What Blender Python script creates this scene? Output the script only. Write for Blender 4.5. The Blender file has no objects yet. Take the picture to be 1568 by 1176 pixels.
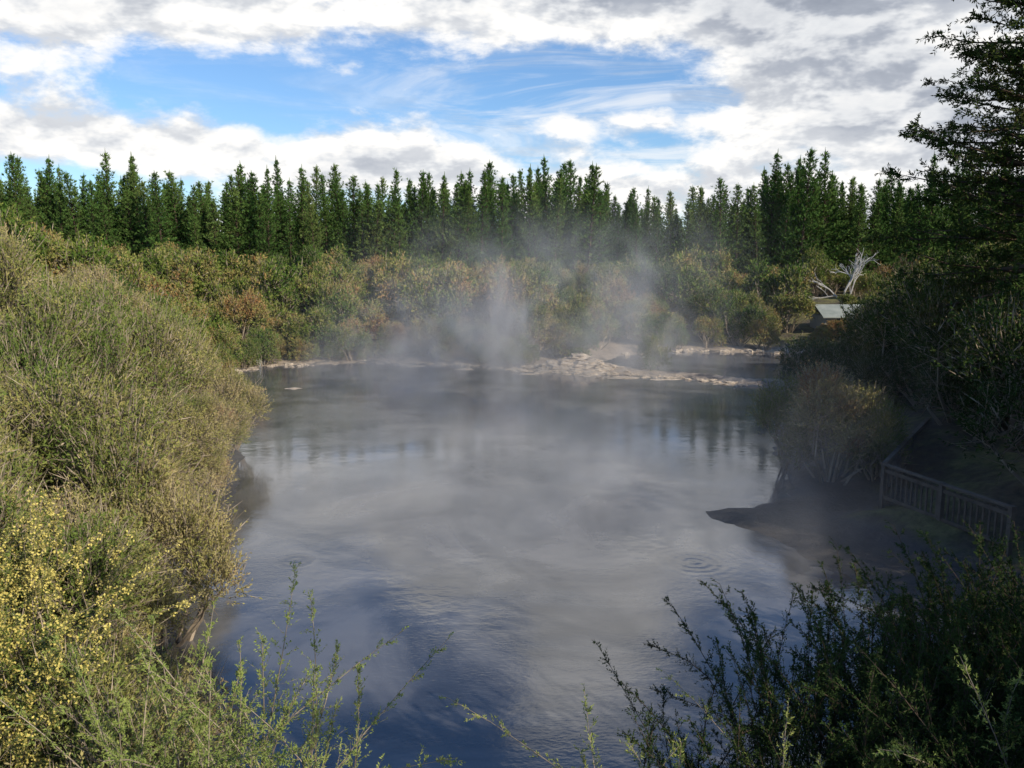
import bpy, math, random
import numpy as np
from mathutils import Vector
random.seed(7); rng=np.random.default_rng(7)
scene=bpy.context.scene
scene.view_settings.view_transform='Standard'
scene.view_settings.look='None'
scene.view_settings.exposure=0

# ------------------------------------------------------------------ helpers
def link(o,parent=None):
    scene.collection.objects.link(o)
    if parent: o.parent=parent
    return o
def empty(name):
    e=bpy.data.objects.new(name,None); e.empty_display_size=.2
    return link(e)
def norm(a): return a/np.maximum(np.linalg.norm(a,axis=-1,keepdims=True),1e-9)

class Acc:
    """collects quads"""
    def __init__(s): s.v=[];s.m=[];s.r=[];s.n=0;s.f=[]
    def rhombi(s,b,d,L,W,mat=0,rnd=None,side=None):
        P=len(b); L=np.broadcast_to(np.asarray(L,float),(P,))[:,None]; W=np.broadcast_to(np.asarray(W,float),(P,))[:,None]
        side=norm(np.cross(d,rng.normal(size=(P,3)) if side is None else side))
        q=np.stack([b,b+d*L*.45+side*W*.5,b+d*L,b+d*L*.45-side*W*.5],1)
        s.v.append(q.reshape(-1,3)); s.f.append(np.arange(P*4).reshape(P,4)+s.n); s.n+=P*4
        s.m.append(np.full(P,mat)); s.r.append(rng.random(P) if rnd is None else rnd)
    def strips(s,a,b,wa,wb,mat=0,rnd=None):
        P=len(a); d=norm(b-a)
        wa=np.broadcast_to(np.asarray(wa,float),(P,))[:,None]; wb=np.broadcast_to(np.asarray(wb,float),(P,))[:,None]
        side=norm(np.cross(d,rng.normal(size=(P,3))))
        for sd in (side,np.cross(d,side)):
            q=np.stack([a-sd*wa/2,a+sd*wa/2,b+sd*wb/2,b-sd*wb/2],1)
            s.v.append(q.reshape(-1,3)); s.f.append(np.arange(P*4).reshape(P,4)+s.n); s.n+=P*4
            s.m.append(np.full(P,mat)); s.r.append(rng.random(P) if rnd is None else rnd)
    def tube(s,pts,rad,mat=0,k=7):
        pts=np.array(pts,float); n=len(pts); rings=[]
        for i in range(n):
            t=pts[min(i+1,n-1)]-pts[max(i-1,0)]; t=t/np.linalg.norm(t)
            a=np.cross(t,[.31,.95,.1]); a/=np.linalg.norm(a); b=np.cross(t,a)
            an=np.arange(k)/k*2*math.pi
            rings.append(pts[i]+rad[i]*(np.cos(an)[:,None]*a+np.sin(an)[:,None]*b))
        s.v.append(np.concatenate(rings)); f=[]
        for i in range(n-1):
            for j in range(k):
                f.append([i*k+j,i*k+(j+1)%k,(i+1)*k+(j+1)%k,(i+1)*k+j])
        f=np.array(f)+s.n; s.f.append(f); s.n+=n*k; s.m.append(np.full(len(f),mat)); s.r.append(rng.random(len(f)))
    def box(s,c,sz,rotz=0,mat=0):
        x,y,z=[q/2 for q in sz]
        v=np.array([[-x,-y,-z],[x,-y,-z],[x,y,-z],[-x,y,-z],[-x,-y,z],[x,-y,z],[x,y,z],[-x,y,z]],float)
        cs,sn=math.cos(rotz),math.sin(rotz)
        v=np.stack([v[:,0]*cs-v[:,1]*sn,v[:,0]*sn+v[:,1]*cs,v[:,2]],1)+np.array(c)
        f=np.array([[0,3,2,1],[4,5,6,7],[0,1,5,4],[1,2,6,5],[2,3,7,6],[3,0,4,7]])+s.n
        s.v.append(v); s.f.append(f); s.n+=8; s.m.append(np.full(6,mat)); s.r.append(np.full(6,rng.random()))
    def mesh(s,name,mats,smooth=False):
        v=np.concatenate(s.v); f=np.concatenate(s.f); m=np.concatenate(s.m); r=np.concatenate(s.r)
        me=bpy.data.meshes.new(name)
        me.vertices.add(len(v)); me.vertices.foreach_set("co",v.astype(np.float32).ravel())
        me.loops.add(f.size); me.loops.foreach_set("vertex_index",f.astype(np.int32).ravel())
        me.polygons.add(len(f)); me.polygons.foreach_set("loop_start",(np.arange(len(f))*4).astype(np.int32))
        me.update(calc_edges=True)
        for q in mats: me.materials.append(q)
        me.polygons.foreach_set("material_index",m.astype(np.int32))
        me.polygons.foreach_set("use_smooth",np.full(len(f),smooth))
        at=me.attributes.new("rnd",'FLOAT','FACE'); at.data.foreach_set("value",r.astype(np.float32))
        me.update(); return me

class NT:
    def __init__(s,tree): s.t=tree
    def node(s,ty,**kw):
        n=s.t.nodes.new(ty)
        for k,v in kw.items(): setattr(n,k,v)
        return n
    def set(s,sock,v):
        if isinstance(v,bpy.types.NodeSocket): s.t.links.new(v,sock)
        else: sock.default_value=v
    def m(s,op,a,b=None,c=None,clamp=False):
        n=s.node('ShaderNodeMath',operation=op,use_clamp=clamp); s.set(n.inputs[0],a)
        if b is not None: s.set(n.inputs[1],b)
        if c is not None: s.set(n.inputs[2],c)
        return n.outputs[0]
    def smooth(s,x,lo,hi,a=0.,b=1.):
        n=s.node('ShaderNodeMapRange',interpolation_type='SMOOTHSTEP'); s.set(n.inputs[0],x)
        n.inputs[1].default_value=lo;n.inputs[2].default_value=hi;n.inputs[3].default_value=a;n.inputs[4].default_value=b
        return n.outputs[0]
    def noise(s,vec,scale,detail=4,rough=.5,dist=0,vscale=None):
        if vscale is not None:
            mp=s.node('ShaderNodeMapping'); s.set(mp.inputs['Vector'],vec); mp.inputs['Scale'].default_value=vscale; vec=mp.outputs[0]
        n=s.node('ShaderNodeTexNoise'); s.set(n.inputs['Vector'],vec); n.inputs['Scale'].default_value=scale
        n.inputs['Detail'].default_value=detail;n.inputs['Roughness'].default_value=rough;n.inputs['Distortion'].default_value=dist
        return n.outputs[0]
    def ramp(s,fac,stops):
        n=s.node('ShaderNodeValToRGB'); s.set(n.inputs[0],fac); e=n.color_ramp.elements
        while len(e)<len(stops): e.new(.5)
        for i,(p,c) in enumerate(stops): e[i].position=p; e[i].color=(*c,1)
        return n.outputs[0]
    def mix(s,f,a,b):
        n=s.node('ShaderNodeMix',data_type='RGBA'); s.set(n.inputs[0],f)
        for k,v in ((6,a),(7,b)):
            s.set(n.inputs[k], v if isinstance(v,bpy.types.NodeSocket) else (*v,1))
        return n.outputs[2]

def newmat(name):
    m=bpy.data.materials.new(name); m.use_nodes=True; m.node_tree.nodes.clear()
    n=NT(m.node_tree); out=n.node('ShaderNodeOutputMaterial'); return m,n,out
def leafmat(name,stops,trans=0,wscale=.25,objr=.3,nm=1.5):
    m,n,out=newmat(name)
    at=n.node('ShaderNodeAttribute',attribute_name='rnd')
    oi=n.node('ShaderNodeObjectInfo'); geo=n.node('ShaderNodeNewGeometry')
    ns=n.noise(geo.outputs['Position'],wscale,3,.8)
    f=n.m('MULTIPLY',at.outputs['Fac'],.64-objr)
    f=n.m('MULTIPLY_ADD',oi.outputs['Random'],objr,f)
    f=n.m('MULTIPLY_ADD',ns,nm,f); f=n.m('SUBTRACT',f,.32+nm*.5-.46,clamp=True)
    col=n.ramp(f,stops)
    p=n.node('ShaderNodeBsdfDiffuse'); n.set(p.inputs['Color'],col)
    if trans>0:
        tr=n.node('ShaderNodeBsdfTranslucent'); n.set(tr.inputs['Color'],col)
        mx=n.node('ShaderNodeMixShader'); mx.inputs[0].default_value=trans
        n.t.links.new(p.outputs[0],mx.inputs[1]); n.t.links.new(tr.outputs[0],mx.inputs[2]); n.t.links.new(mx.outputs[0],out.inputs['Surface'])
    else: n.t.links.new(p.outputs[0],out.inputs['Surface'])
    return m
def solidmat(name,c1,c2,scale=3,rough=.85,vscale=(1,1,1),bump=.3):
    m,n,out=newmat(name); geo=n.node('ShaderNodeNewGeometry')
    ns=n.noise(geo.outputs['Position'],scale,5,.65,vscale=vscale)
    col=n.ramp(ns,[(.3,c1),(.7,c2)])
    p=n.node('ShaderNodeBsdfPrincipled'); n.set(p.inputs['Base Color'],col); p.inputs['Roughness'].default_value=rough
    b=n.node('ShaderNodeBump'); b.inputs['Strength'].default_value=bump; b.inputs['Distance'].default_value=.05; n.set(b.inputs['Height'],ns)
    n.t.links.new(b.outputs[0],p.inputs['Normal']); n.t.links.new(p.outputs[0],out.inputs['Surface']); return m
def barkmat(name,c):
    m,n,out=newmat(name); p=n.node('ShaderNodeBsdfDiffuse')
    at=n.node('ShaderNodeAttribute',attribute_name='rnd'); n.set(p.inputs['Color'],n.ramp(at.outputs['Fac'],[(0,tuple(q*.45 for q in c)),(1,c)]))
    n.t.links.new(p.outputs[0],out.inputs['Surface']); return m

M_manuka=leafmat('manuka_leaves',[(0,(.07,.125,.025)),(.3,(.15,.19,.045)),(.55,(.30,.27,.09)),(.75,(.44,.36,.18)),(.9,(.36,.20,.10)),(1,(.27,.13,.07))],nm=2.0)
M_scrub=leafmat('scrub_leaves',[(0,(.035,.075,.018)),(.25,(.08,.14,.025)),(.45,(.17,.20,.045)),(.60,(.30,.26,.09)),(.74,(.33,.20,.08)),(.9,(.24,.12,.055)),(1,(.14,.085,.05))],wscale=.17,objr=.22,nm=2.1)
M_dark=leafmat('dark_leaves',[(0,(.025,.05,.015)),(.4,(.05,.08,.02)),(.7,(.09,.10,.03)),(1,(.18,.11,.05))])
M_fg=leafmat('shaded_sprig_leaves',[(0,(.018,.035,.012)),(.5,(.035,.06,.018)),(.85,(.07,.10,.03)),(1,(.14,.17,.05))])  # leaf greens darkened so the colour itself carries shade over the foreground sprigs
M_pine=leafmat('pine_needles',[(0,(.045,.10,.025)),(.4,(.08,.15,.035)),(.7,(.13,.19,.05)),(1,(.22,.24,.08))],wscale=.08)
M_lime=leafmat('lime_leaves',[(0,(.12,.18,.045)),(.5,(.28,.34,.09)),(1,(.45,.45,.15))],trans=.2)
M_yellow=leafmat('gorse_flowers',[(0,(.50,.42,.12)),(.5,(.62,.52,.15)),(1,(.66,.60,.25))])
M_twig=barkmat('twig_bark',(.42,.34,.25))
M_bark=barkmat('tree_bark',(.13,.095,.07))
M_dead=solidmat('bleached_wood',(.42,.40,.36),(.62,.59,.54),5)
M_wood=solidmat('weathered_timber',(.08,.065,.052),(.17,.14,.11),3)
M_rock=solidmat('pale_sinter_rock',(.22,.18,.13),(.66,.54,.41),3.5,bump=.8)

# ------------------------------------------------------------------ terrain
POOL=[(-4.6,9.0),(-5.6,11.8),(-6.1,14),(-6.8,17.6),(-7.6,21.3),(-9.4,28.5),(-12.6,34),(-16.2,42),(-17.6,47),(-16,52.5),(-8,54.6),(-5,54),(-1.8,52.5),(.6,50.6),
 (3,49.8),(6,49.2),(10,47.2),(13,44.2),(15,43.2),(15.6,41.5),(13.2,38),(11,34),(9.7,30.4),(8.8,26),(8.2,23.6),(6.8,22.7),(5.5,22.3),(5.4,21.6),(6.3,20.4),(7.0,18.6),(7.9,17),(8.8,14.5),(9.0,12),(7.6,9.6),(3,8.2),(-2,8.2)]
BAY=[(6.5,52),(5.5,54),(7.5,58),(12,60.5),(18,60),(21.5,57),(20.5,52),(18,48),(16.2,45.6),(13.5,46.6),(10.5,49.6)]
def sdist(P,poly):
    P=np.asarray(P,float); A=np.array(poly); B=np.roll(A,-1,0); d=np.full(len(P),1e9); ins=np.zeros(len(P),bool)
    for a,b in zip(A,B):
        ab=b-a; t=np.clip(((P-a)@ab)/(ab@ab),0,1); d=np.minimum(d,np.linalg.norm(P-a-t[:,None]*ab,axis=1))
        c=((a[1]>P[:,1])!=(b[1]>P[:,1])); 
        with np.errstate(all='ignore'): xi=(b[0]-a[0])*(P[:,1]-a[1])/(b[1]-a[1]+1e-12)+a[0]
        ins^=c&(P[:,0]<xi)
    return np.where(ins,-d,d)
def ss(a,b,x):
    t=np.clip((x-a)/(b-a),0,1); return t*t*(3-2*t)
def wob(x,y): return np.sin(x*1.3+y*.7)*.3+np.sin(x*.5-y*1.1+2)*.35+np.sin(x*2.9+y*2.3+1)*.15
def height(P):
    P=np.asarray(P,float); x,y=P[:,0],P[:,1]
    d=np.minimum(sdist(P,POOL),sdist(P,BAY))+ .22*wob(x*1.2,y*1.2)+.10*np.sin(x*6+y*4)
    far=ss(40,54,y); left=ss(2,-4,x); near=ss(12,7,y)
    sl=(.36+.34*left)*(1-far)+.125*far; cap=(3.6+1.2*left)*(1-far)+4.3*far
    sl=sl*(1-near)+.78*near; cap=cap*(1-near)+5.3*near
    d0=.5+1.4*ss(4,6,x)*ss(27,24,y)*ss(12,15,y)
    up=.04+.07*np.clip(d,0,1)+ sl*np.maximum(d-d0,0)
    up=cap*np.tanh(up/cap)
    up=up+ .12*wob(x*.6,y*.6)*np.clip(d-1,0,1)
    up=up+.42*np.exp(-((x-3.8)/2.0)**2-((y-50.9)/.7)**2)*(1+.5*np.sin(x*5)*np.sin(y*7+x))
    dn=np.maximum(d*.35,-.9)
    return np.where(d>0,np.where(d<.25,d/.25*up,up),dn)
def axis(lo,hi,st,e0,e1):
    a=list(np.arange(lo,hi+st*.5,st)); s=st; v=a[-1]
    while v<e1: s*=1.3; v+=s; a.append(v)
    s=st; v=a[0]
    while v>e0: s*=1.3; v-=s; a.insert(0,v)
    return np.array(a)
xs=axis(-30,30,.35,-2500,2500); ys=axis(3,66,.3,-800,4000)
X,Y=np.meshgrid(xs,ys); P=np.stack([X.ravel(),Y.ravel()],1); Z=height(P)
nx,ny=len(xs),len(ys)
A=Acc(); A.v=[np.concatenate([P,Z[:,None]],1)]
ii,jj=np.meshgrid(np.arange(nx-1),np.arange(ny-1)); b0=(jj*nx+ii).ravel()
A.f=[np.stack([b0,b0+1,b0+1+nx,b0+nx],1)]; A.m=[np.zeros(len(b0))]; A.r=[np.zeros(len(b0))]
mg,n,out=newmat('ground_soil')
geo=n.node('ShaderNodeNewGeometry'); pos=geo.outputs['Position']
sep=n.node('ShaderNodeSeparateXYZ'); n.set(sep.inputs[0],pos)
n1=n.noise(pos,.35,6,.65); n2=n.noise(pos,3.5,6,.7)
soil=n.ramp(n2,[(.3,(.035,.028,.018)),(.7,(.10,.08,.05))])
grass=n.ramp(n2,[(.3,(.07,.085,.02)),(.7,(.24,.21,.08))])
c=n.mix(n.smooth(n1,.40,.62),soil,grass)
clay=n.ramp(n2,[(.3,(.22,.17,.12)),(.55,(.40,.32,.24)),(.8,(.60,.50,.39))])
mud=n.ramp(n2,[(.3,(.03,.029,.03)),(.7,(.075,.068,.06))])
n3=n.noise(pos,.6,5,.65)
fy=n.m('MULTIPLY',n.smooth(sep.outputs[1],40,48),n.smooth(n3,.40,.52))
pen=n.m('MULTIPLY',n.smooth(sep.outputs[0],-1,2),n.smooth(sep.outputs[0],10,6)); pen=n.m('MULTIPLY',pen,n.smooth(sep.outputs[1],48,49.5))
fy=n.m('MAXIMUM',fy,n.m('MULTIPLY',pen,n.smooth(n3,.30,.45)))
low=n.mix(fy,mud,clay)
zz=n.m('MULTIPLY_ADD',n1,.30,sep.outputs[2])
zz=n.m('SUBTRACT',zz,n.m('MULTIPLY',pen,.35))
wet=n.smooth(zz,.36,.62)
c=n.mix(wet,low,c)
p=n.node('ShaderNodeBsdfPrincipled'); n.set(p.inputs['Base Color'],c); n.set(p.inputs['Roughness'],n.m('MULTIPLY_ADD',wet,.3,.6))
b=n.node('ShaderNodeBump'); b.inputs['Strength'].default_value=.8; b.inputs['Distance'].default_value=.12; n.set(b.inputs['Height'],n2)
n.t.links.new(b.outputs[0],p.inputs['Normal']); n.t.links.new(p.outputs[0],out.inputs['Surface'])
link(bpy.data.objects.new('ground',A.mesh('ground',[mg],True)))

# ------------------------------------------------------------------ water
mw,n,out=newmat('muddy_water')
geo=n.node('ShaderNodeNewGeometry'); pos=geo.outputs['Position']
w1=n.noise(pos,.28,3,.5,dist=.6); w2=n.noise(pos,2.2,3,.6,vscale=(1,1.5,1)); w3=n.noise(pos,9,2,.5,vscale=(1,2,1))
patch=n.noise(pos,.16,4,.55,dist=1.0)
h=n.m('MULTIPLY_ADD',w2,.0036,n.m('MULTIPLY',w1,.012))
calm=n.smooth(patch,.42,.6,.15,1)
h=n.m('ADD',h,n.m('MULTIPLY',n.m('MULTIPLY',w3,.0026),calm))
sp=n.node('ShaderNodeSeparateXYZ'); n.set(sp.inputs[0],pos)
def rad(cx,cy):
    dx=n.m('SUBTRACT',sp.outputs[0],cx); dy=n.m('SUBTRACT',sp.outputs[1],cy)
    return n.m('SQRT',n.m('ADD',n.m('MULTIPLY',dx,dx),n.m('MULTIPLY',dy,dy)))
bub=None
for cx,cy,amp,rr in ((4.2,18.4,.0022,.45),(-1.2,12.4,.0012,.3),(-5.0,18.5,.0014,.3)):
    r=rad(cx,cy); h=n.m('ADD',h,n.m('MULTIPLY',n.m('MULTIPLY',n.m('SINE',n.m('MULTIPLY',r,26)),n.m('EXPONENT',n.m('MULTIPLY',r,-1/rr))),amp))
    s=n.smooth(r,rr*1.7,rr*1.1); bub=s if bub is None else n.m('MAXIMUM',bub,s)
col=n.ramp(n.noise(pos,.22,5,.6,dist=1.5),[(.38,(.035,.038,.048)),(.62,(.14,.14,.145))])
col=n.mix(n.m('MULTIPLY',bub,.7),col,(.025,.027,.035))
p=n.node('ShaderNodeBsdfPrincipled'); n.set(p.inputs['Base Color'],col)
n.set(p.inputs['Roughness'],n.smooth(patch,.35,.65,.05,.13)); p.inputs['IOR'].default_value=2.1
b=n.node('ShaderNodeBump'); b.inputs['Strength'].default_value=1; b.inputs['Distance'].default_value=1; n.set(b.inputs['Height'],h)
n.t.links.new(b.outputs[0],p.inputs['Normal']); n.t.links.new(p.outputs[0],out.inputs['Surface'])
A=Acc(); A.v=[np.array([[-21,5,0],[26,5,0],[26,64,0],[-21,64,0]],float)]; A.f=[np.array([[0,1,2,3]])]; A.m=[np.zeros(1)];A.r=[np.zeros(1)]
link(bpy.data.objects.new('water',A.mesh('water',[mw])))

# ------------------------------------------------------------------ vegetation prototypes
def sprays(A,b,d,L,K,leafL,leafW,bend=.15,stemw=.008,lm=0,tm=1,spread=.8):
    S=len(b); L=np.broadcast_to(L,(S,)); up=np.array([0,0,1.])
    bd=(rng.normal(size=(S,3))*.5+up*.3)*bend
    def pt(t,i): return b[i]+d[i]*(L[i]*t)[:,None]+bd[i]*(L[i]*t*t)[:,None]
    i=np.arange(S); mid=pt(np.full(S,.5),i); end=pt(np.ones(S),i)
    if stemw>0:
        A.rhombi(b,norm(mid-b),np.linalg.norm(mid-b,axis=1)*1.1,stemw*1.6,tm)
        A.rhombi(mid,norm(end-mid),np.linalg.norm(end-mid,axis=1),stemw,tm)
    i=np.repeat(i,K); t=rng.uniform(.12,1,len(i)); q=pt(t,i)
    ld=norm(d[i]*.8+norm(rng.normal(size=(len(i),3)))*spread)
    sr=rng.random(S); sd=norm(rng.normal(size=(S,3)))
    A.rhombi(q,ld,rng.uniform(.7,1.3,len(i))*leafL,leafW,lm,rnd=np.clip(sr[i]*.6+rng.random(len(i))*.4,0,1),side=sd[i]+rng.normal(size=(len(i),3))*.35)
def shrub(name,mats,R=1.5,H=2.4,lobes=9,S=3500,K=12,sl=(.22,.5),leaf=(.05,.014),upw=.6,stems=14,stemw=.008,bare=.0,seed=1,lr=(.26,.50)):
    global rng
    rng=np.random.default_rng(seed)
    A=Acc(); C=[];RR=[]
    for k in range(lobes):
        a=rng.uniform(0,2*math.pi); r=R*math.sqrt(rng.random())*.75
        hh=H*rng.uniform(.2,.9)*(1-.35*(r/R)**2)
        C.append([math.cos(a)*r,math.sin(a)*r,hh]); RR.append(rng.uniform(*lr)*R)
    C=np.array(C);RR=np.array(RR)
    k=rng.integers(0,lobes,S); u=norm(rng.normal(size=(S,3))); u[:,2]=np.where(u[:,2]<-.4,-u[:,2],u[:,2])
    rad=RR[k]*rng.uniform(.5,1.08,S)**.6
    b=C[k]+u*rad[:,None]*np.array([1,1,1.1]); b[:,2]=np.maximum(b[:,2],.02)
    d=norm(u*.7+np.array([0,0,upw])+rng.normal(size=(S,3))*.35)
    L=rng.uniform(sl[0],sl[1],S)
    nb=int(S*bare)
    if nb: sprays(A,b[:nb],d[:nb],L[:nb]*1.3,1,leaf[0],leaf[1],.3,stemw*1.5)
    sprays(A,b[nb:],d[nb:],L[nb:],K,leaf[0],leaf[1],stemw=stemw)
    for k in range(stems):
        c=C[k%lobes]+rng.normal(size=3)*.15*R; s0=np.array([rng.normal()*.12,rng.normal()*.12,-.3])
        mid=s0*.4+c*.6+rng.normal(size=3)*.12*R; mid[2]=c[2]*.45
        A.tube([s0,mid*.6+s0*.4,mid,c],[.05*R/1.5,.04*R/1.5,.028,.01],1,4)
        nn=14; tt=rng.random(nn)[:,None]; a0=mid*(1-tt)+c*tt; dd=norm(rng.normal(size=(nn,3))+np.array([0,0,.6]))
        A.strips(a0,a0+dd*RR[k%lobes]*.9,.018,.006,1)
    return A.mesh(name,mats)
near=[shrub('manuka_near_%d'%i,[M_manuka,M_twig],S=3800,K=10,seed=20+i,bare=.16,leaf=(.062,.020),lobes=10+2*i,lr=(.2,.42)) for i in range(4)]
mid_=[shrub('scrub_mid_%d'%i,[M_scrub,M_twig],S=1500,K=9,sl=(.2,.5),leaf=(.12,.05),stemw=.016,seed=40+i,bare=.10,lobes=10+2*i,R=1.6,H=2.5,upw=.4,lr=(.18,.40)) for i in range(5)]
dark=[shrub('dark_shrub_%d'%i,[M_dark,M_twig],S=2200,K=10,sl=(.2,.5),leaf=(.08,.028),stemw=.009,seed=60+i,bare=.08,lobes=8+i,R=1.5,H=2.6) for i in range(3)]

def inst(me,parent,x,y,s,sz=None,name='shrub',z=None,dz=-.1,rot=None):
    o=bpy.data.objects.new(name,me); link(o,parent)
    if z is None: z=float(height([(x,y)])[0])
    o.location=(x,y,z+dz); o.rotation_euler=(random.uniform(-.08,.08),random.uniform(-.08,.08),random.uniform(0,6.28) if rot is None else rot)
    o.scale=(s,s,s if sz is None else sz); return o
def scatter(x0,x1,y0,y1,st):
    pts=[]
    for j,y in enumerate(np.arange(y0,y1,st)):
        for x in np.arange(x0+(j%2)*st/2,x1,st):
            pts.append((x+random.uniform(-.4,.4)*st,y+random.uniform(-.4,.4)*st))
    pts=np.array(pts); return pts,np.minimum(sdist(pts,POOL),sdist(pts,BAY)),height(pts)

# far scrub
E=empty('scrub_thicket')
pts,D,Hh=scatter(-60,62,50,86,2.35)
for (x,y),d,h in zip(pts,D,Hh):
    if d<.2 or abs(x)>.72*y: continue
    if 0<x<7 and y<52.4: continue
    if abs(x/y-.394)<.05 and y<69: continue       # clearing in front of the shed
    if abs(x/y-.42)<.08 and 60<y<84 and random.random()<.88: continue
    s=random.uniform(.65,1.2)*(.65 if d<1.6 else 1); 
    if random.random()<.16 and d>2.5: s=random.uniform(1.3,1.7)
    if y>76: s*=.8
    inst(random.choice(mid_),E,x,y,s,s*random.uniform(.8,1.4),z=h)
poly=np.array(POOL+[POOL[0]])
for k in range(50):
    i=random.choice([7,8,9,9,10,11,12]); t=random.random(); p=poly[i]*(1-t)+poly[i+1]*t; s=random.uniform(.35,.7)
    inst(random.choice(mid_),E,p[0]+random.gauss(0,.3),p[1]+random.uniform(.9,1.9),s,s*random.uniform(.9,1.5))
for x,y in ((22.6,61),(23.6,62.2),(24.6,62.8),(25.4,62.2),(26.8,62.0),(28.2,63.0),(29,63)): inst(mid_[0],E,x,y,.6,.58)
# left bank
E=empty('manuka_thicket')
pts,D,Hh=scatter(-34,-3,8,50,1.95)
for (x,y),d,h in zip(pts,D,Hh):
    if d<.1 or d>14 or abs(x)>.78*y+1.5: continue
    if x>-5.2 and y<10: continue
    s=random.uniform(.8,1.4)
    if d<1.2: s*=.75
    m=near if y<34 else mid_
    inst(random.choice(m),E,x,y,s,s*random.uniform(.8,1.4),z=h)
# right bank
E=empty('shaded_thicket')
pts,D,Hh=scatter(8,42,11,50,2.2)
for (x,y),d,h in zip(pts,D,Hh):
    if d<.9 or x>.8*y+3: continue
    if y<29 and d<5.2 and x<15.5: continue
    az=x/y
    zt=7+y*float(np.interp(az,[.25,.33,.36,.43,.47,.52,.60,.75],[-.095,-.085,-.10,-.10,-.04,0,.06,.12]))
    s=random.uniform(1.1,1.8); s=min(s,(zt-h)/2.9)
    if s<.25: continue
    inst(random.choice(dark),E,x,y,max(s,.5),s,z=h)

# bush by the water on the right
inst(near[1],None,9.8,25.0,1.2,1.3,'manuka_bush')
inst(near[2],None,9.2,27.0,.9,1.15,'manuka_bush')
inst(near[0],None,11.0,24.4,.9,1.0,'manuka_bush')

# plantation pines
def pine(name,H=13,R=1.9,seed=1,K=8,ex=.9):
    global rng
    rng=np.random.default_rng(seed); A=Acc()
    A.tube([[0,0,-.5],[.05,0,H*.5],[0,0,H*.98]],[.17,.10,.015],1,6)
    z=.8; B=[];Dd=[]
    while z<H*.97:
        f=z/H; r=R*(1-f)**ex*rng.uniform(.6,1.25)+.10; nb=int(7 if f<.85 else 5); a0=rng.uniform(0,6.28)
        for k in range(nb):
            a=a0+k*2*math.pi/nb+rng.normal()*.25; el=rng.uniform(.15,.5)+.6*f
            d=np.array([math.cos(a)*math.cos(el),math.sin(a)*math.cos(el),math.sin(el)]); L=r/math.cos(el)*rng.uniform(.6,1.25)
            s0=np.array([0,0,z]); A.strips(s0[None],(s0+d*L)[None],.05,.015,1)
            nt=max(2,int(L/.25))
            for q in range(nt):
                t=.22+.83*(q+rng.random()*.6)/nt
                B.append(s0+d*L*t+rng.normal(size=3)*.08); Dd.append(d*.55+np.array([0,0,.5])+rng.normal(size=3)*.25)
        z+=rng.uniform(.36,.56)*(1-.3*f)
    for q in range(5):
        B.append(np.array([0,0,H*(.91+.015*q)])); Dd.append(np.array([0,0,1.]))
    B=np.array(B);Dd=norm(np.array(Dd)); i=np.repeat(np.arange(len(B)),K); rr=rng.random(len(B)); sd=norm(rng.normal(size=(len(B),3)))
    A.rhombi(B[i],norm(Dd[i]+rng.normal(size=(len(i),3))*.34),rng.uniform(.2,.42,len(i)),.06,0,rnd=np.clip(rr[i]*.7+rng.random(len(i))*.3,0,1),side=sd[i]+rng.normal(size=(len(i),3))*.4)
    A.rhombi(np.array([[0,0,H*.89]]*5),norm(np.array([0,0,1.])+rng.normal(size=(5,3))*.02),H*.14,.09,0)
    return A.mesh(name,[M_pine,M_bark])
pines=[pine('pine_%d'%i,11.5+.6*i,(2.1,2.6,1.8,2.4,2.0,2.9)[i],seed=80+i,ex=(.8,1.0,.75,.95,.7,1.05)[i]) for i in range(6)]
E=empty('pine_plantation')
for r in range(5):
    y0=87.5+r*2.9; x=-72
    while x<76:
        x+=random.uniform(.7,2.3)
        xx=x; yy=y0+random.uniform(-1.3,1.3)
        if abs(xx)>.72*yy: continue
        az=xx/yy
        s=.80+min(random.gauss(0,.095),.15)+.03*math.sin(az*9)+.035*math.sin(az*23+1)
        s*=1-.05*math.exp(-((az+.6)/.2)**2)
        s*=1-.20*float(ss(.10,.15,np.array(az))*ss(.31,.25,np.array(az)))
        inst(random.choice(pines),E,xx,yy,s*random.uniform(.9,1.35),s,'pine',z=4.0)

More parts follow.
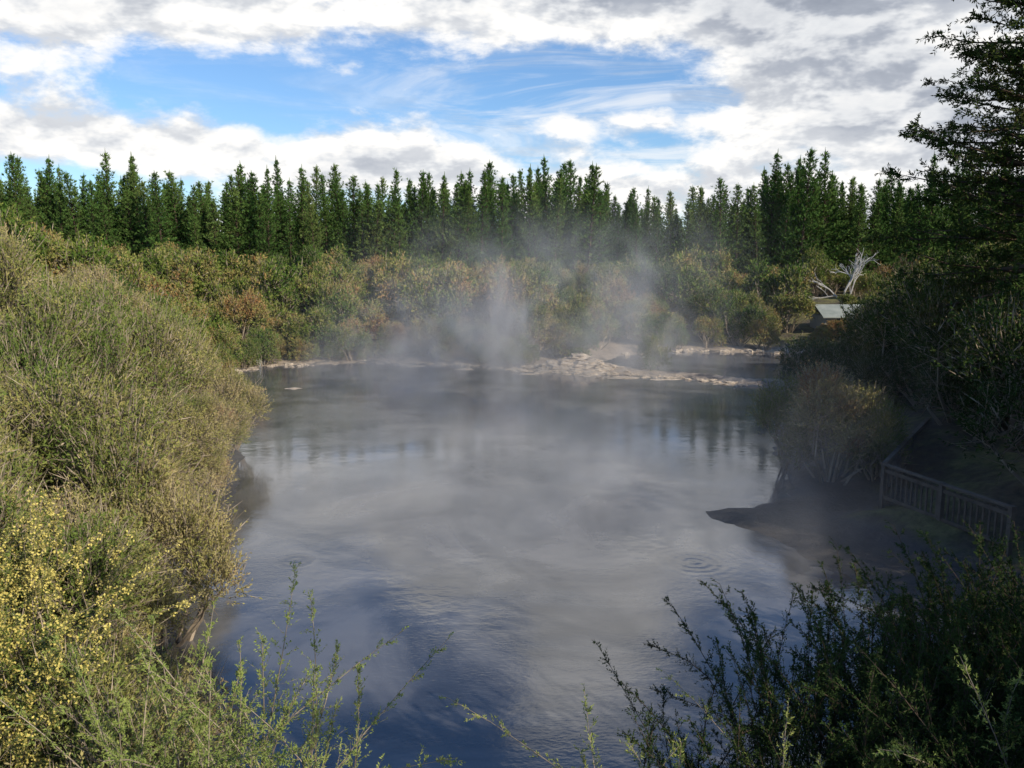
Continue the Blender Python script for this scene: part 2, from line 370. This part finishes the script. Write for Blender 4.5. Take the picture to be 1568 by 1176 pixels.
# big conifer
def conifer(name,H=20,R=5,nb=170,seed=5,K=16,z0=1.6):
    global rng
    rng=np.random.default_rng(seed); A=Acc()
    A.tube([[0,0,-.5],[.1,0,H*.3],[0,.1,H*.65],[0,0,H]],[.38,.28,.15,.02],1,10)
    B=[];Dd=[];L_=[]
    for k in range(nb):
        z=z0+(H-.2-z0)*(k+rng.random())/nb; f=(z-1.6)/(H-1.8)
        r=R*(1-f)**.75*rng.uniform(.6,1.12)+.25; a=rng.uniform(0,6.28); el=-.05+.55*f+rng.normal()*.12
        d=np.array([math.cos(a)*math.cos(el),math.sin(a)*math.cos(el),math.sin(el)]); s0=np.array([0,0,z])
        P=[s0+d*r*t+np.array([0,0,-.18*r*t*t*(1-.8*f)+.14*r*t**4]) for t in (0,.35,.7,1)]
        A.tube(P,[.05+.03*(1-f),.035,.02,.006],1,4)
        side=np.cross(d,[0,0,1]); side/=np.linalg.norm(side)
        ns=int(6+r*6)
        for q in range(ns):
            t=rng.uniform(.22,1.02); pp=s0+d*r*t+np.array([0,0,-.18*r*t*t*(1-.8*f)+.14*r*t**4])
            sg=rng.choice([-1,1]); dd=d*.65+side*sg*rng.uniform(.2,1)+np.array([0,0,rng.normal()*.3+.05])
            B.append(pp);Dd.append(dd/np.linalg.norm(dd));L_.append(rng.uniform(.35,.85)*(1.2-.5*t)*(.6+.4*(1-f)))
    B=np.array(B);Dd=np.array(Dd);L_=np.array(L_)
    sprays(A,B,Dd,L_,K,.13,.04,bend=.12,stemw=.014,spread=.75)
    i=np.repeat(np.arange(len(B)),2); t=rng.uniform(.3,.9,len(i))[:,None]
    b2=B[i]+Dd[i]*L_[i][:,None]*t; d2=norm(Dd[i]+rng.normal(size=(len(i),3))*.6)
    sprays(A,b2,d2,L_[i]*.5,K//2,.12,.04,bend=.12,stemw=.01,spread=.75)
    return A.mesh(name,[M_dark,M_bark])
con=[conifer('conifer_mesh',20,5.3,nb=340,seed=5,K=12,z0=5.0),conifer('conifer_mesh_b',16,3.8,nb=110,seed=6,K=6)]
inst(con[0],None,14.4,23.2,1,1,'conifer_tree',z=1.2)
for x,y,s in ((28,8,.8),(25,29,.7),(27,40,.7),(17.5,12,.7),(14.5,4,.7),(8.6,1.2,.55),(30,33,.9),(33,48,.8),(11,-1,.65),(6.2,.2,.45)):
    inst(con[1],None,x,y,s,s,'conifer_tree')

# dead trees
def deadtree(name,H,seed,spread=.55,depth=5,r0=.013):
    global rng
    rng=np.random.default_rng(seed); A=Acc()
    def br(p,d,L,r,k):
        q=p+d*L*.5+rng.normal(size=3)*.05*L; e=p+d*L
        A.tube([p,q,e],[r,r*.85,r*.65],0,5 if k>2 else 4)
        if k==0: return
        for j in range(3 if k<4 else 4):
            nd=d+rng.normal(size=3)*spread+np.array([0,0,.15]); nd/=np.linalg.norm(nd)
            br(e if j<2 else q,nd,L*rng.uniform(.6,.82),max(r*.62,.012),k-1)
    br(np.array([0,0,-.2]),np.array([0,0,1.]),H*.28,H*r0,depth)
    return A.mesh(name,[M_dead])
dm=deadtree('dead_tree_mesh',4.6,3,spread=.46,depth=4,r0=.017)
inst(dm,None,28.9,73,1.7,1.75,'dead_tree',rot=2.2)
dm2=deadtree('dead_tree_mesh_b',3.2,9,.4,3)
inst(dm2,None,-9.8,56,.9,.9,'dead_tree'); inst(dm2,None,-2.2,70,1.3,1.3,'dead_tree'); inst(dm2,None,-15.6,51.5,.5,.5,'dead_tree')

# foreground sprigs
def sprigs(name,mats,n=40,L=(1.0,1.8),base=.5,lean=(0,0,1),spread=.35,leaf=(.024,.008),seed=1,side=26,K=14,fl=None):
    global rng
    rng=np.random.default_rng(seed); A=Acc(); B=[];Dd=[];LL=[]
    for k in range(n):
        p=np.array([rng.normal()*base,rng.normal()*base*.6,0]); d=np.array(lean)+rng.normal(size=3)*spread; d/=np.linalg.norm(d)
        l=rng.uniform(*L); bend=rng.normal(size=3)*.22; bend[2]=-abs(bend[2])*.4
        f=lambda t: p+d*l*t+bend*l*t*t
        A.tube([f(t) for t in (0,.3,.6,.85,1)],[.007,.0055,.004,.003,.0015],1,4)
        ns=int(side*l)
        for q in range(ns):
            t=rng.uniform(.18,1)
            tg=d+2*bend*t; dd=norm(tg)*.9+rng.normal(size=3)*.42
            B.append(f(t));Dd.append(dd/np.linalg.norm(dd));LL.append(rng.uniform(.06,.28)*(1.15-t*.8))
    B=np.array(B);Dd=np.array(Dd);LL=np.array(LL)
    sprays(A,B,Dd,LL,K,leaf[0],leaf[1],.1,stemw=.003,spread=.75)
    if fl:
        i=rng.integers(0,len(B),int(len(B)*fl)); i=np.repeat(i,5)
        A.rhombi(B[i]+Dd[i]*(LL[i]*rng.random(len(i)))[:,None]+rng.normal(size=(len(i),3))*.015,norm(rng.normal(size=(len(i),3))),.03,.02,2)
    return A.mesh(name,mats)
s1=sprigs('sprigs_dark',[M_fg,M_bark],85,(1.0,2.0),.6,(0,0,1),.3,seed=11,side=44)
s2=sprigs('sprigs_lime',[M_lime,M_twig],26,(.8,1.6),.35,(.1,0,1),.32,seed=12,side=36)
s3=sprigs('gorse',[M_manuka,M_twig,M_yellow],70,(.8,1.6),.5,(.15,0,1),.4,seed=13,side=40,fl=.8)
s4=sprigs('sprigs_lime_b',[M_lime,M_twig],8,(.9,1.5),.2,(-.15,0,1),.3,seed=14,side=34)
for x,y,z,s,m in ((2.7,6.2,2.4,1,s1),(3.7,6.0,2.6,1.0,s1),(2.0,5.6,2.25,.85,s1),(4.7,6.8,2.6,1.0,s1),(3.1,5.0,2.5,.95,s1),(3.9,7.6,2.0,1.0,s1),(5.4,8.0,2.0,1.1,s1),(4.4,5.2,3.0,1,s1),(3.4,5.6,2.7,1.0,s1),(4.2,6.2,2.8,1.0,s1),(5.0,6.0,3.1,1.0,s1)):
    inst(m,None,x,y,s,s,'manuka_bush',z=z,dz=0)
for x,y,z,s,m in ((-1.75,5.0,2.95,1,s2),(-2.3,5.3,3.1,1,s2),(.95,5.1,2.65,1,s4),(3.4,5.2,3.1,1,s4),(.9,4.9,2.4,.9,s4),(2.0,5.0,2.7,.9,s4)):
    inst(m,None,x,y,s,s,'broom_shrub',z=z,dz=0)
for x,y,z,s in ((-4.9,7.4,2.9,1.0),(-5.5,8.2,3.2,1.05),(-4.5,6.4,2.4,.9)):
    inst(s3,None,x,y,s,s,'gorse_bush',z=z,dz=0)
for x,y,z,s in ((-3.6,6.6,1.6,.8),(-5.4,9.6,1.2,.95),(-6.8,8.2,2.6,1.0),(-3.4,4.6,2.0,.7),(-6.6,10.6,1.3,.95),(-8.2,10.2,2.8,1.1),(-4.4,8.0,1.2,.75)):
    inst(random.choice(near),None,x,y,s,s,'manuka_bush',z=z,dz=0)
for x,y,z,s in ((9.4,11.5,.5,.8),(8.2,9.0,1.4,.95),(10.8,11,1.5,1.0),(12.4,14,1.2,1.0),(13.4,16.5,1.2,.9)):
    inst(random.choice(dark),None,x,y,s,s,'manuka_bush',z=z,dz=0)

# ------------------------------------------------------------------ boardwalk railing + deck
A=Acc()
def rail(a,b,zt=1.55,zb=.5,posts=4):
    a=np.array(a);b=np.array(b); L=np.linalg.norm(b-a); r=math.atan2(b[1]-a[1],b[0]-a[0]); m=(a+b)/2
    A.box((*m,zt),(L,.12,.05),r); A.box((*m,zt-.16),(L-.1,.04,.09),r); A.box((*m,zb+.18),(L-.1,.04,.09),r)
    for i in range(posts):
        p=a+(b-a)*i/(posts-1); A.box((*p,(zt+.04+zb-.9)/2),(.11,.11,zt+.04-zb+.9),r)
    nb=int(L/.17)
    nrm=np.array([-math.sin(r),math.cos(r)])*.045
    for i in range(nb):
        p=a+(b-a)*(i+.5)/nb+nrm; A.box((*p,(zt-.1+zb+.1)/2),(.05,.03,zt-zb-.2),r)
rail((9.8,21.4),(10.9,17.6),posts=3); rail((9.8,21.45),(14.8,28.8),posts=5); 
railm=A.mesh('railing',[M_wood])
E=empty('boardwalk'); link(bpy.data.objects.new('railing',railm),E)
A=Acc()
a=np.array([10.55,21.1]);b=np.array([15.4,28.2]); r=math.atan2(b[1]-a[1],b[0]-a[0]); L=np.linalg.norm(b-a)
for i in range(int(L/.15)):
    p=a+(b-a)*(i*.15/L); A.box((p[0],p[1],.48+.002*(i%3)),(.138,1.6,.05),r)
a=np.array([10.7,21.0]);b=np.array([11.8,17.4]); r=math.atan2(b[1]-a[1],b[0]-a[0]); L=np.linalg.norm(b-a)
for i in range(int(L/.15)):
    p=a+(b-a)*(i*.15/L); A.box((p[0],p[1],.425+.002*(i%3)),(.138,1.5,.05),r)
link(bpy.data.objects.new('deck',A.mesh('deck',[M_wood])),E)

# ------------------------------------------------------------------ shed
E=empty('shed'); cx,cy=26.3,66; gz=float(height([(cx,cy)])[0])
Mwall=solidmat('painted_wall',(.34,.35,.34),(.45,.46,.44),4,bump=.05); Mroof=solidmat('roof_iron',(.20,.225,.20),(.32,.34,.30),1.2,rough=.8,bump=.05); Mdk=solidmat('window_dark',(.03,.035,.04),(.05,.05,.06),2,rough=.2)
A=Acc(); A.box((cx,cy,(gz+2.3)/2),(4.4,3.2,2.3-gz)); link(bpy.data.objects.new('walls',A.mesh('walls',[Mwall])),E)
A=Acc(); x0,x1=cx-2.5,cx+2.5
for s in (0,1):
    ya,yb=(cy-2.05,cy+.02) if s==0 else (cy+2.05,cy-.02)
    v=np.array([[x0,ya,2.2],[x1,ya,2.2],[x1,yb,3.05],[x0,yb,3.05],[x0,ya,2.28],[x1,ya,2.28],[x1,yb,3.13],[x0,yb,3.13]])
    A.v.append(v);A.f.append(np.array([[0,3,2,1],[4,5,6,7],[0,1,5,4],[1,2,6,5],[2,3,7,6],[3,0,4,7]])+A.n);A.n+=8;A.m.append(np.zeros(6));A.r.append(np.zeros(6))
link(bpy.data.objects.new('roof',A.mesh('roof',[Mroof])),E)
A=Acc(); A.box((cx-.9,cy-1.61,gz+.45),(.8,.06,1.1)); A.box((cx+.9,cy-1.61,gz+.7),(.9,.06,.45)); link(bpy.data.objects.new('door_and_window',A.mesh('dw',[Mdk])),E)

# ------------------------------------------------------------------ rocks / crust
def rock(A,c,s,seed):
    r=np.random.default_rng(seed); k=9; n=6; V=[]
    ph=r.uniform(0,6,6)
    for i in range(n+1):
        th=math.pi*i/n
        for j in range(k):
            a=2*math.pi*j/k; u=np.array([math.sin(th)*math.cos(a),math.sin(th)*math.sin(a),math.cos(th)])
            g=1+.26*math.sin(3*u[0]+ph[0])+.24*math.sin(4*u[1]+ph[1])+.22*math.sin(7*u[2]+ph[2]+5*u[0])+r.normal()*.05
            V.append(u*g*np.array(s)+np.array(c))
    f=[[i*k+j,(i+1)*k+j,(i+1)*k+(j+1)%k,i*k+(j+1)%k] for i in range(n) for j in range(k)]
    A.v.append(np.array(V));A.f.append(np.array(f)+A.n);A.n+=len(V);A.m.append(np.zeros(len(f)));A.r.append(np.zeros(len(f)))
A=Acc()
for k in range(260):
    i=random.randrange(8,17); t=random.random(); p=poly[i]*(1-t)+poly[i+1]*t+np.array([random.gauss(0,.4),random.gauss(.0,.45)])
    s=random.uniform(.04,.15)*(1.8 if random.random()<.12 else 1); rock(A,(*p,.01),(s*random.uniform(1,2.8),s,s*.55),k)
bp=np.array(BAY+[BAY[0]])
for k in range(50):
    i=random.randrange(2,5); t=random.random(); p=bp[i]*(1-t)+bp[i+1]*t+np.array([random.gauss(0,.25),random.gauss(.1,.3)])
    s=random.uniform(.06,.2); rock(A,(*p,.05),(s*1.6,s,s*.8),k+500)
link(bpy.data.objects.new('shoreline_rocks',A.mesh('rocks',[M_rock])))
A=Acc()
for k in range(60):
    x=random.gauss(3.8,1.9); y=50.5-.12*(x-3.6)+random.gauss(0,.4); s=random.uniform(.12,.42)*math.exp(-((x-3.8)/2.6)**2)+.08
    z=float(height([(x,y)])[0]); rock(A,(x,y,max(z,0)-.02),(s*1.7,s,s*.5),k+900)
for k,(x,y,a_) in enumerate(((6.3,47.6,1.0),(4.6,48.4,.7),(8.7,46.9,.8),(-11.6,43.6,.5),(1.0,49.0,.6),(-3,51.2,.7),(11.5,45.2,.6),(-6,52.6,.7))):
    rock(A,(x,y,-.01),(a_,a_*.6,.04),k+990)
link(bpy.data.objects.new('sinter_crust',A.mesh('clay',[M_rock])))

# ------------------------------------------------------------------ steam
ms,n,out=newmat('steam_volume')
geo=n.node('ShaderNodeNewGeometry'); pos=geo.outputs['Position']; sep=n.node('ShaderNodeSeparateXYZ'); n.set(sep.inputs[0],pos)
x,y,z=sep.outputs
ns=n.noise(pos,.30,3,.62,dist=.6,vscale=(.85,.8,.7))
wisp=n.smooth(ns,.45,.70)
def g2(cx,cy,r,hh,amp,lean=0):
    xx=n.m('MULTIPLY_ADD',z,-lean,x)
    dx=n.m('DIVIDE',n.m('SUBTRACT',xx,cx),r); dy=n.m('DIVIDE',n.m('SUBTRACT',y,cy),r)
    e=n.m('ADD',n.m('MULTIPLY',dx,dx),n.m('MULTIPLY',dy,dy)); e=n.m('ADD',e,n.m('DIVIDE',z,hh))
    return n.m('MULTIPLY',n.m('EXPONENT',n.m('MULTIPLY',e,-1)),amp)
tot=g2(-4,49,8,5,.42,.9)
for a in ((9,49,6,2.0,.24,.5),(.5,25,8.5,1.2,.32,.4)):
    tot=n.m('ADD',tot,g2(*a))
edge=n.m('MULTIPLY',n.smooth(z,11,6),n.smooth(y,56.5,52)); edge=n.m('MULTIPLY',edge,n.m('MULTIPLY',n.smooth(x,-14,-9),n.smooth(x,16,12)))
edge=n.m('MULTIPLY',edge,n.smooth(y,11.5,14))
den=n.m('MULTIPLY',n.m('MULTIPLY',tot,n.m('MULTIPLY_ADD',wisp,1.0,.05)),edge)
vs=n.node('ShaderNodeVolumeScatter'); vs.inputs['Color'].default_value=(.98,.985,1,1); vs.inputs['Anisotropy'].default_value=.0
n.set(vs.inputs['Density'],den); n.t.links.new(vs.outputs[0],out.inputs['Volume'])
ms.cycles.volume_step_rate=2.0
A=Acc(); A.box((1,34,5.52),(30,45.5,11)); o=link(bpy.data.objects.new('steam',A.mesh('steam',[ms])))

# ------------------------------------------------------------------ world
W=bpy.data.worlds.new("World"); scene.world=W; W.use_nodes=True; W.node_tree.nodes.clear(); n=NT(W.node_tree)
out=n.node('ShaderNodeOutputWorld'); tc=n.node('ShaderNodeTexCoord'); dirv=tc.outputs['Generated']
SUN_EL,SUN_AZ=31,130
sky=n.node('ShaderNodeTexSky',sky_type='NISHITA',sun_disc=False,sun_elevation=math.radians(SUN_EL),sun_rotation=math.radians(SUN_AZ),altitude=300,air_density=1.0,dust_density=.4,ozone_density=2.0)
sep=n.node('ShaderNodeSeparateXYZ'); n.set(sep.inputs[0],dirv); x,y,z=sep.outputs
az=n.m('MULTIPLY',n.m('ARCTAN2',x,y),57.2958); el=n.m('MULTIPLY',n.m('ARCSINE',z),57.2958)
def blob(a,e,wa,we,amp):
    p=n.m('DIVIDE',n.m('SUBTRACT',az,a),wa); q=n.m('DIVIDE',n.m('SUBTRACT',el,e),we)
    s=n.m('ADD',n.m('MULTIPLY',p,p),n.m('MULTIPLY',q,q)); return n.m('MULTIPLY',n.m('EXPONENT',n.m('MULTIPLY',s,-1)),amp)
bl=[(-24,14.5,12,2.4,.28),(-24,6.8,14,1.7,.30),(-8,5.4,9,1.6,.22),(14,16,19,3.0,.34),(25,9.5,9,5.5,.40),(14,3.5,22,1.8,.20),(-14,10.6,10,1.5,-.20),(8,8.5,10,.8,.10),
    (-3,19,17,3.8,.32),(4,25,7,5,.26),(-18,28,9,5,-.30),(0,40,40,7,-.15)]
B=n.m('ADD',n.smooth(el,38,55,0,-.18),n.smooth(y,.2,-.2,0,-.14))
for q in bl: B=n.m('ADD',B,blob(*q))
def cl(off,det):
    mp=n.node('ShaderNodeMapping'); n.set(mp.inputs['Vector'],dirv); mp.inputs['Location'].default_value=(0.3,0.1,off); 
    a=n.noise(mp.outputs[0],5.8,det,.60,dist=.1,vscale=(1,1,2.2)); return a
n0=cl(0,7); n1=cl(.016,5)
d0=n.m('ADD',n0,B)
cov=n.smooth(d0,.50,.68)
wn=n.noise(dirv,4.5,5,.65,dist=1.2,vscale=(.8,1,5))
wisps=n.m('MULTIPLY',n.smooth(wn,.42,.72),n.smooth(el,30,12,0,.65))
wisps=n.m('MULTIPLY',wisps,n.smooth(az,-14,4,.25,1))
cov=n.m('MAXIMUM',cov,wisps)
lit=n.smooth(n.m('SUBTRACT',n0,n1),-.09,.08)        # lit tops
thick=n.smooth(d0,.64,1.1)
litc=n.m('SUBTRACT',n.m('MULTIPLY_ADD',lit,.62,.60),n.m('MULTIPLY',thick,.62))
litc=n.m('SUBTRACT',litc,blob(20,13,12,5,.16),clamp=True)
litc=n.m('MAXIMUM',litc,n.smooth(el,17,22,0,.85))
ccol=n.ramp(litc,[(0,(.31,.35,.43)),(.35,(.50,.54,.62)),(.7,(.90,.92,.95)),(1,(1.18,1.16,1.13))])
bg1=n.node('ShaderNodeBackground'); tint=n.node('ShaderNodeMix',data_type='RGBA',blend_type='MULTIPLY'); tint.inputs[0].default_value=1
n.t.links.new(sky.outputs[0],tint.inputs[6]); tint.inputs[7].default_value=(.75,.95,1.17,1)
n.t.links.new(tint.outputs[2],bg1.inputs[0]); bg1.inputs[1].default_value=.125
bg2=n.node('ShaderNodeBackground'); n.set(bg2.inputs[0],ccol); bg2.inputs[1].default_value=.90
mx=n.node('ShaderNodeMixShader'); n.set(mx.inputs[0],cov); n.t.links.new(bg1.outputs[0],mx.inputs[1]); n.t.links.new(bg2.outputs[0],mx.inputs[2]); n.t.links.new(mx.outputs[0],out.inputs[0])

# sun
L=bpy.data.lights.new('sun','SUN'); L.energy=5.0; L.angle=math.radians(.5); L.color=(1,.90,.74)
so=link(bpy.data.objects.new('sun',L)); a,e=math.radians(SUN_AZ),math.radians(SUN_EL)
sv=Vector((math.sin(a)*math.cos(e),math.cos(a)*math.cos(e),math.sin(e))); so.rotation_euler=sv.to_track_quat('Z','Y').to_euler(); so.location=sv*100
# camera
cam=bpy.data.cameras.new('camera'); cam.sensor_width=36; cam.lens=29.4; cam.clip_start=.1; cam.clip_end=8000
co=link(bpy.data.objects.new('camera',cam)); co.location=(0,0,7); co.rotation_euler=(math.radians(90-8.8),0,0); scene.camera=co
